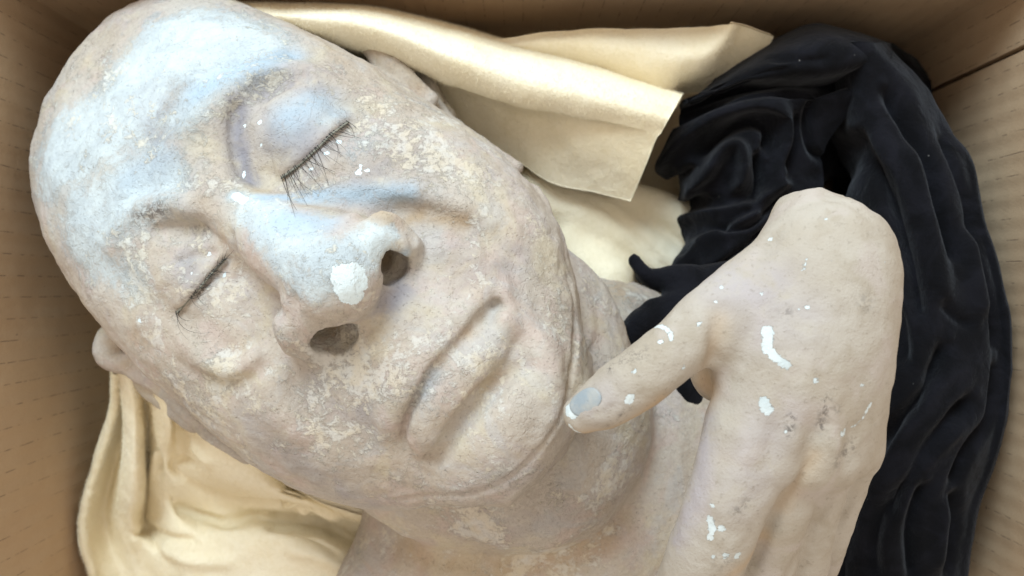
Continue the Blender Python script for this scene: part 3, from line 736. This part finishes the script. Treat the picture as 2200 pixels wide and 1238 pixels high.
    S([(1090, 880), (1040, 950)], 55, 2.5, g=1)
    F.roll([(1085, 686), (1130, 712), (1168, 765), (1186, 835), (1180, 890)], [18, 26, 30, 28, 20], [2.5, 3.6, 3.6, 2.4, .8], k=.006)
    S([(1060, 652), (1094, 666), (1130, 700), (1158, 745)], 8, [-2.5, -2.6, -1.8, -.8], g=1)
    S([(868, 925), (878, 975), (905, 1010), (930, 1020)], 8, [-2, -3, -2, -.6], g=1)
    S([(820, 900), (835, 960), (870, 1010)], 26, [1, 2.2, 1], g=1)
    S([(880, 955), (930, 985), (960, 990)], 10, [-.8, -1.6, -.5])
    S([(1085, 625), (1090, 660)], 16, 2.0)                                # lump at the mouth corner
    # neck roll and chest
    F.ellipsoid(UV(-2, 478, .110), (.0865, .0815, .050), R, k=.0025)
    F.tube([UV(5, 300, .10), UV(0, 600, .10)], [.07, .07], k=.004)
    F.ellipsoid(P(1210, 1010, .050), (.120, .120, .066), None, k=.005)
    F.tube([P(900, 1290, .060), P(1000, 1230, .064)], [.05, .05], k=.02)
    S([(1222, 590), (1236, 690), (1232, 790), (1205, 900), (1120, 1010), (1010, 1060), (850, 1075)], 6, [-1.5, -3.2, -3.4, -3.4, -4, -4, -2.5])
    S([(1165, 365), (1205, 460), (1222, 560)], 9, [-.6, -1.6, -1.6])
    S([(1130, 330), (1175, 440), (1195, 560)], 14, [.8, 1.4, .8])
    S([(1245, 610), (1262, 720), (1250, 850)], 14, [1.4, 1.8, 1])
    S([(900, 1110), (1040, 1130), (1170, 1080)], 10, [-.8, -1.2, -.8])
    # ears
    F.tube([P(780, 86, .100), P(802, 104, .104), P(845, 152, .108), P(925, 212, .110)], [.0042, .0062, .0066, .0045], k=.004)
    F.tube([P(814, 80, .086), P(866, 118, .090), P(914, 168, .094), P(950, 245, .100), P(1035, 312, .105), P(1110, 362, .108)], [.004, .0045, .005, .0045, .0040, .0035], k=.004)
    F.tube([P(800, 100, .080), P(900, 190, .084), P(960, 250, .09)], [.006, .008, .006], k=.004)
    F.tube([P(305, 715, .100), P(262, 712, .098), P(236, 732, .097), P(240, 764, .096), P(275, 785, .095), P(350, 835, .095), P(450, 930, .10), P(530, 985, .105)],
           [.005, .0072, .0080, .0074, .0058, .0050, .0044, .003], k=.006)
    F.tube([P(262, 700, .078), P(300, 790, .080), P(420, 900, .085)], [.006, .009, .008], k=.005)
    F.tube([P(300, 760, .098), P(380, 830, .098)], [.005, .004], k=.006)
    return F
F = bust_field(); log('bust field')
V, Q = F.mesh(1)
def normals(V, Q):
    n = np.cross(V[Q[:, 2]] - V[Q[:, 0]], V[Q[:, 3]] - V[Q[:, 1]]); N = np.zeros_like(V)
    for k in range(4): np.add.at(N, Q[:, k], n)
    return N / (np.linalg.norm(N, axis=1)[:, None] + 1e-12)
N = normals(V, Q)
V = V + N * (.0008 * vnoise(V, 60, 11) + .0005 * vnoise(V, 170, 12) + .0003 * vnoise(V, 400, 13))[:, None]
def paint(F, V, strokes, cone=False):
    out = np.zeros(len(V))
    for pts, w, a in strokes:
        p = spline(np.array([F.hit(*q) for q in pts]), 5) if len(pts) > 1 else np.array([F.hit(*pts[0])] * 2)
        r = w * .000196
        near = np.all((V > p.min(0) - 3 * r) & (V < p.max(0) + 3 * r), 1)
        d = polydist(V[near], p)
        v = np.clip(a * (1 - d / (2 * r)), 0, 1) if cone else a * np.exp(-(d / r) ** 2)
        out[near] = np.maximum(out[near], v)
    return out
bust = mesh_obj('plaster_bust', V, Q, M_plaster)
tag(bust, 'life-size bald plaster head with closed eyes, neck and flaking flesh-coloured paint', 'sculpture')
attr(bust, 'pale', paint(F, V, [([(130, 330), (250, 250), (350, 110), (480, 90)], 170, 1.0), ([(180, 470), (330, 380)], 120, .95), ([(400, 250), (520, 120)], 90, .85), ([(200, 560), (290, 600)], 80, .6),
    ([(540, 450), (640, 520), (720, 560), (800, 510)], 60, .9), ([(560, 480), (620, 580), (690, 620)], 45, .75), ([(500, 420), (540, 425)], 25, .8), ([(840, 500)], 34, .8),
    ([(760, 330), (800, 300)], 50, .45), ([(700, 260), (740, 240)], 30, .6), ([(940, 640), (1000, 660)], 40, .4), ([(250, 560), (320, 640)], 60, .35)]))
attr(bust, 'blue', paint(F, V, [([(430, 200), (520, 150), (620, 120)], 42, .95), ([(620, 250), (690, 220)], 48, .8), ([(560, 425), (700, 420), (880, 415)], 24, .95),
    ([(600, 470), (700, 480)], 40, .8), ([(340, 350), (280, 390)], 50, .45), ([(870, 545)], 14, .9), ([(910, 840), (930, 800)], 20, .5)]))
attr(bust, 'mauve', paint(F, V, [([(510, 230), (515, 310), (540, 390)], 34, 1.), ([(560, 190), (650, 180), (720, 240)], 50, .7), ([(600, 290), (650, 300)], 75, .85), ([(330, 230), (340, 320)], 60, .5),  # inner socket crease and under-nose strokes paint shade into the colour
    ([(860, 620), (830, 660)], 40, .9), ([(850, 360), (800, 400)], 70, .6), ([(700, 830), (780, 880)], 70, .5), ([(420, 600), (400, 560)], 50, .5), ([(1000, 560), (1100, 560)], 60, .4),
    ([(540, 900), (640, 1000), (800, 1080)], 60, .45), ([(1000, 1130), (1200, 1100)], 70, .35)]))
attr(bust, 'ochre', paint(F, V, [([(800, 475), (900, 465), (1000, 475)], 26, .9), ([(560, 405), (640, 405), (720, 390)], 16, .8), ([(1000, 715), (940, 780), (890, 850)], 18, .6),  # the stroke along the mouth groove paints its brown shading
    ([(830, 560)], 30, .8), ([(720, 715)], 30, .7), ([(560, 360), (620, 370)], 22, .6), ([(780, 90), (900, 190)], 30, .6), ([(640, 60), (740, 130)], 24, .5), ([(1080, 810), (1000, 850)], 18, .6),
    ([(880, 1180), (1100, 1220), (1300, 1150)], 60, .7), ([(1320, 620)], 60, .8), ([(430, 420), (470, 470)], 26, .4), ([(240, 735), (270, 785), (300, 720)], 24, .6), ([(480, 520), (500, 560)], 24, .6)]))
attr(bust, 'flake', paint(F, V, [([(760, 770), (840, 800)], 90, 1.), ([(420, 290), (450, 370), (520, 420)], 60, .9), ([(700, 920), (800, 960)], 60, .9), ([(1000, 900), (1100, 850)], 80, .9),
    ([(960, 660), (1020, 640)], 60, .9), ([(1000, 820), (1060, 740)], 40, .9), ([(480, 760), (560, 850)], 70, .6), ([(880, 330), (960, 350), (1050, 500)], 70, .7), ([(600, 170), (480, 240)], 30, .8), ([(1200, 700), (1150, 500)], 60, .6)]))
attr(bust, 'grime_shade', paint(F, V, [([(300, 470), (345, 450)], 26, .8), ([(560, 165), (500, 220)], 10, .5), ([(410, 494), (450, 490)], 12, .4), ([(1030, 355), (1060, 375)], 10, .35)]))  # dirt on the brows; the stroke in the lower brow crease paints shade
chips = [([(734, 592), (766, 588)], 17, 1.), ([(740, 612), (770, 608)], 17, 1.), ([(746, 634), (764, 636)], 13, 1.), ([(512, 335), (515, 345)], 3.5, .8), ([(522, 370), (526, 382)], 3.5, .8), ([(558, 262)], 5, .9), ([(525, 270)], 4, .9), ([(562, 312)], 3.5, .8), ([(565, 335)], 3, .8),
    ([(703, 330)], 6, .8), ([(668, 362)], 5, .8), ([(770, 372)], 6, .9), ([(788, 366)], 5, .9), ([(775, 358)], 4, .9), ([(505, 420), (525, 430)], 9, .8), ([(728, 305)], 6, .8), ([(480, 590)], 6, .8), ([(450, 545)], 5, .8), ([(410, 590)], 5, .7), ([(300, 690)], 6, .7)]
cv = paint(F, V, chips, True); attr(bust, 'chip', cv); attr(bust, 'chipn', np.where(cv > 0, .65, 0))
log('bust mesh %d' % len(Q))

# false eyelashes: a glue band along each closed lid with hairs of its own
def lashes(line, n, dirs, lens, label, curl=.25, stray=.2, band_r=.0006, gaps=None):
    pts = spline(np.array([F.hit(*p) for p in line]), 10)
    px = spline(np.array(line, float), 10)
    band = tubes('eyelash_band', [pts + np.array([0, 0, .0004])], [[band_r * (1 if 0 < i < len(pts) - 1 else .4) for i in range(len(pts))]], M_band, 6)
    under(band, bust); band['label'] = label
    L, Rr = [], []
    for i in range(n):
        s_ = (i + rng.uniform(.1, .9)) / n; j = s_ * (len(px) - 1)
        if gaps and any(g0 < s_ < g1 for g0, g1 in gaps) and rng.random() < .75: continue
        p0 = np.array([np.interp(j, np.arange(len(px)), px[:, 0]), np.interp(j, np.arange(len(px)), px[:, 1])])
        ang = np.interp(s_, [0, .5, 1], dirs) + rng.normal(0, stray); ln = np.interp(s_, [0, .25, .5, .75, 1], lens) * rng.uniform(.35, 1.1)
        cu = rng.normal(curl, .35); hgt = rng.uniform(.0012, .0045); path = []
        for q in np.linspace(0, 1, 8):
            th = ang + cu * q
            pp = p0 + ln * q * np.array([math.cos(th), math.sin(th)])
            h = F.hit(*pp); path.append(h + np.array([0, 0, .0004 + hgt * math.sin(math.pi * min(q * .9 + .05, 1)) * 1.0]))
        zs = np.array([p[2] for p in path]); 
        for q in range(1, 8): path[q][2] = max(path[q][2], path[q - 1][2] - .004)
        L.append(path); Rr.append(rng.uniform(.00010, .00016))
        # the root knot on the band
        if rng.random() < .8:
            h = F.hit(*p0); dd = np.array([math.cos(ang), -math.sin(ang), 0]) * .0016
            L.append([h - dd * .6 + [0, 0, .0010], h + [0, 0, .0013], h + dd + [0, 0, .0009]]); Rr.append(.00020)
    hairs = tubes('lash_hairs', L, Rr, M_hair, 4)
    under(hairs, band)
lashes([(604, 384), (640, 358), (680, 322), (715, 288), (750, 262)], 40, [1.15, .75, .25], [82, 86, 74, 62, 40], 'dark false eyelash strip on the upper eye', curl=.25)
lashes([(380, 674), (402, 648), (430, 618), (460, 584), (486, 556)], 30, [1.45, .15, -.2], [90, 50, 40, 36, 30], 'half-shed false eyelash strip on the lower eye', curl=-.5, stray=.6, gaps=[(.12, .32)])
log('lashes')

# ------------------------------------------------------------------ the plaster hand
def hand_field():
    F = Field((0.008, -0.165, 0.125), (0.172, 0.080, 0.285), .0015)
    S = F.stroke
    # back of the hand
    T(F, [(1765, 520, .222, 88), (1728, 590, .228, 98), (1660, 740, .232, 105), (1610, 930, .230, 90)], .02)
    T(F, [(1785, 510, .222, 90), (1772, 600, .230, 102), (1730, 780, .234, 102), (1700, 960, .232, 82)], .02)
    T(F, [(1800, 515, .220, 90), (1802, 600, .228, 92), (1790, 780, .230, 90), (1780, 960, .226, 76)], .02)
    T(F, [(1812, 540, .216, 82), (1830, 620, .220, 70), (1834, 780, .220, 66), (1828, 960, .214, 55)], .02)
    # fingers bending down over the pile
    T(F, [(1605, 930, .232, 92), (1570, 1060, .231, 90), (1520, 1190, .221, 86), (1470, 1330, .195, 82)], .004)
    T(F, [(1702, 960, .229, 80), (1668, 1080, .222, 74), (1640, 1200, .208, 68), (1600, 1330, .19, 64)], .003)
    T(F, [(1780, 960, .222, 70), (1748, 1080, .214, 60), (1728, 1190, .200, 54), (1700, 1310, .18, 52)], .003)
    T(F, [(1826, 955, .212, 55), (1806, 1050, .204, 50), (1785, 1130, .192, 45), (1762, 1210, .172, 42)], .006)
    # thumb
    T(F, [(1690, 575, .222, 72), (1600, 632, .230, 76), (1520, 692, .236, 74), (1450, 752, .238, 67), (1370, 815, .236, 67), (1300, 860, .232, 59), (1252, 888, .228, 44)], .012)
    T(F, [(1600, 720, .215, 80), (1560, 800, .205, 60), (1545, 815, .196, 36)], .012)
    T(F, [(1520, 795, .196, 36), (1540, 830, .190, 30)], .010)
    # wrist stump, broken off
    T(F, [(1738, 470, .218, 40), (1785, 470, .218, 46), (1850, 500, .214, 44)], .012)
    T(F, [(1742, 444, .220, 26), (1762, 436, .218, 24)], .006)
    sl, X = F.box((.05, -.03, .12), (.18, .09, .29), 0)             # the break: a rough, nearly flat end
    p0 = P(1790, 418, .232); nrm = np.array([.18, .93, .10]); nrm /= np.linalg.norm(nrm)
    F.smax(sl, ((X - p0) @ nrm + .0016 * vnoise(X, 110, 61) + .0008 * vnoise(X, 300, 62)).astype(np.float32), .006)
    p1 = P(1893, 452, .224); n1 = np.array([.72, .62, .25]); n1 /= np.linalg.norm(n1)
    F.smax(sl, ((X - p1) @ n1 + .0012 * vnoise(X, 120, 63)).astype(np.float32), .012)
    S([(1655, 520), (1640, 545)], 20, -2)
    S([(1690, 440), (1760, 402), (1850, 425)], 9, [-.8, 1.0, -.8]); S([(1720, 440), (1800, 430), (1870, 470)], 9, -1.0)
    # web and finger grooves, tendons
    S([(1548, 660), (1538, 720), (1530, 775)], [18, 16, 12], [-1, -3.5, -4])
    S([(1750, 985), (1700, 1050), (1655, 1130), (1620, 1210)], 10, [-1, -3.5, -4, -3])
    S([(1810, 1040), (1770, 1100), (1720, 1180), (1690, 1240)], 9, [-1, -2.5, -3, -2])
    S([(1850, 1020), (1828, 1070), (1800, 1140)], 8, [-1, -2, -2])
    S([(1760, 920), (1720, 1000)], 26, -1.4); S([(1830, 930), (1815, 1000)], 20, -1.2)
    S([(1600, 960), (1560, 1080)], 40, 1.6); S([(1690, 760), (1640, 900), (1610, 980)], 16, [.2, .7, .9]); S([(1760, 740), (1720, 860), (1700, 950)], 15, [.2, .7, .9]); S([(1815, 760), (1795, 880), (1785, 950)], 13, [.2, .6, .8])
    S([(1660, 930), (1655, 990)], 18, -1.0); S([(1745, 930), (1735, 990)], 16, -1.2)
    S([(1575, 1150), (1540, 1130)], 12, -.8); S([(1560, 1000), (1640, 1010)], 12, -.5); S([(1580, 560), (1640, 600)], 30, 1.0); S([(1700, 600), (1760, 640)], 30, -1.0); S([(1350, 790), (1380, 850)], 10, -.7); S([(1365, 780), (1395, 845)], 8, .5)
    S([(1700, 960), (1660, 1060)], 30, 1.4); S([(1790, 960), (1760, 1050)], 24, 1.4)
    S([(1420, 740), (1440, 690)], 16, .8); S([(1290, 790), (1330, 800)], 20, .8)
    S([(1415, 705), (1440, 725), (1455, 755), (1468, 790)], 5, [-.6, -.9, -.9, -.6])    # mended crack
    S([(1270, 890), (1310, 880), (1330, 850), (1310, 815)], 7, [-.4, -.7, -.7, -.4])
    return F
HF = hand_field(); hv, hq = HF.mesh(1)
hn = normals(hv, hq); hv = hv + hn * (.0007 * vnoise(hv, 70, 21) + .0003 * vnoise(hv, 220, 22))[:, None]
hand = mesh_obj('plaster_hand', hv, hq, M_hand)
tag(hand, 'broken-off plaster hand with its thumb against the chin and chipped paint', 'sculpture')
attr(hand, 'mauve', paint(HF, hv, [([(1560, 600), (1640, 620)], 70, .8), ([(1640, 700), (1720, 680)], 60, .5), ([(1520, 900), (1500, 1050), (1450, 1160)], 36, .9), ([(1660, 900), (1600, 1060)], 60, .5), ([(1270, 870), (1300, 850)], 40, .5)]))
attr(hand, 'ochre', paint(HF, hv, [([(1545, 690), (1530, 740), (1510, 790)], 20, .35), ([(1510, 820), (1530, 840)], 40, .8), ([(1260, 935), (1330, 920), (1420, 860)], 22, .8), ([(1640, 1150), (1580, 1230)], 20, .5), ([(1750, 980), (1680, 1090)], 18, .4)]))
attr(hand, 'grime_shade', paint(HF, hv, [([(1312, 788)], 10, 1.), ([(1340, 770), (1380, 760)], 16, .5), ([(1700, 895), (1697, 930)], 8, .9), ([(1775, 860), (1762, 920)], 9, .8), ([(1800, 880)], 9, .7), ([(1825, 960), (1800, 990)], 16, .6), ([(1690, 670)], 12, .5), ([(1605, 1080), (1580, 1100)], 9, .5), ([(1560, 1210)], 20, .4), ([(1860, 650)], 18, .4), ([(1350, 878), (1330, 892)], 4, .9), ([(1300, 915), (1320, 900)], 4, .9)]))
hch = [([(1648, 712), (1650, 750)], 10, 1.), ([(1660, 765), (1690, 785)], 8, .9), ([(1642, 865), (1648, 880)], 10, 1.), ([(1222, 880), (1232, 888)], 12, 1.), ([(1225, 915), (1245, 930)], 5, .8), ([(1355, 855), (1350, 862)], 8, .9),
    ([(1400, 700), (1430, 706), (1445, 728)], 4.5, .9), ([(1465, 770), (1468, 790)], 2.5, .7), ([(1420, 734)], 6, .9), ([(1362, 798)], 5, .9), ([(1372, 812)], 3.5, .8), ([(1752, 817)], 6, .9), ([(1854, 826)], 5, .9),
    ([(1530, 1085)], 5, .9), ([(1525, 1115), (1530, 1140)], 7, .9), ([(1550, 1135)], 7, .9), ([(1525, 1155)], 7, .9), ([(1560, 1195)], 7, .9), ([(1585, 1195)], 7, .9), ([(1532, 1197)], 4, .9), ([(1870, 870), (1850, 905), (1830, 920)], 3.5, .8), ([(1812, 930)], 8, .8),
    ([(1655, 515)], 5, .9), ([(1775, 470)], 4, .8), ([(1850, 505)], 4, .8), ([(1740, 535), (1725, 580)], 3, .8), ([(1550, 617)], 5, .8), ([(1535, 648)], 4, .8), ([(1502, 697)], 5, .9), ([(1636, 630)], 4, .8), ([(1715, 665), (1740, 660)], 4, .7), ([(1865, 635)], 3.5, .8), ([(1900, 560)], 3, .8), ([(1690, 930)], 4, .9), ([(1790, 560)], 3, .7)]
hch = [(p_, w_ * .8, a_) for p_, w_, a_ in hch]
hc = paint(HF, hv, hch, True); attr(hand, 'chip', hc); attr(hand, 'chipn', np.where(hc > 0, 1.2, 0))
# thumb nail: a thin plate lying on the thumb
def plate(F, name, c, ax, ay, rot, lift, mat, n=9, m=24):
    Vs, Fs = [], []; ca, sa = math.cos(rot), math.sin(rot)
    for r in range(n + 1):
        for k in range(m):
            th = 2 * math.pi * k / m; q = min(r, n - 1) / (n - 1)
            x = ax * q * np.sign(math.cos(th)) * abs(math.cos(th)) ** .8; y = ay * q * np.sign(math.sin(th)) * abs(math.sin(th)) ** .8
            h = F.hit(c[0] + x * ca - y * sa, c[1] + x * sa + y * ca)
            Vs.append(h + np.array([-.2, .2, .9]) * (lift if r < n else -lift))
    for r in range(n):
        for k in range(m):
            Fs.append((r * m + k, r * m + (k + 1) % m, (r + 1) * m + (k + 1) % m, (r + 1) * m + k))
    return mesh_obj(name, Vs, Fs, mat)
nail = plate(HF, 'thumb_nail', (1258, 864), 36, 25, -.62, .0002, M_nail); under(nail, hand); nail['label'] = 'grey-blue painted thumb nail with a chipped tip'
log('hand')
cam_d.dof.use_dof = True; cam_d.dof.focus_distance = CZ - .195; cam_d.dof.aperture_fstop = 9
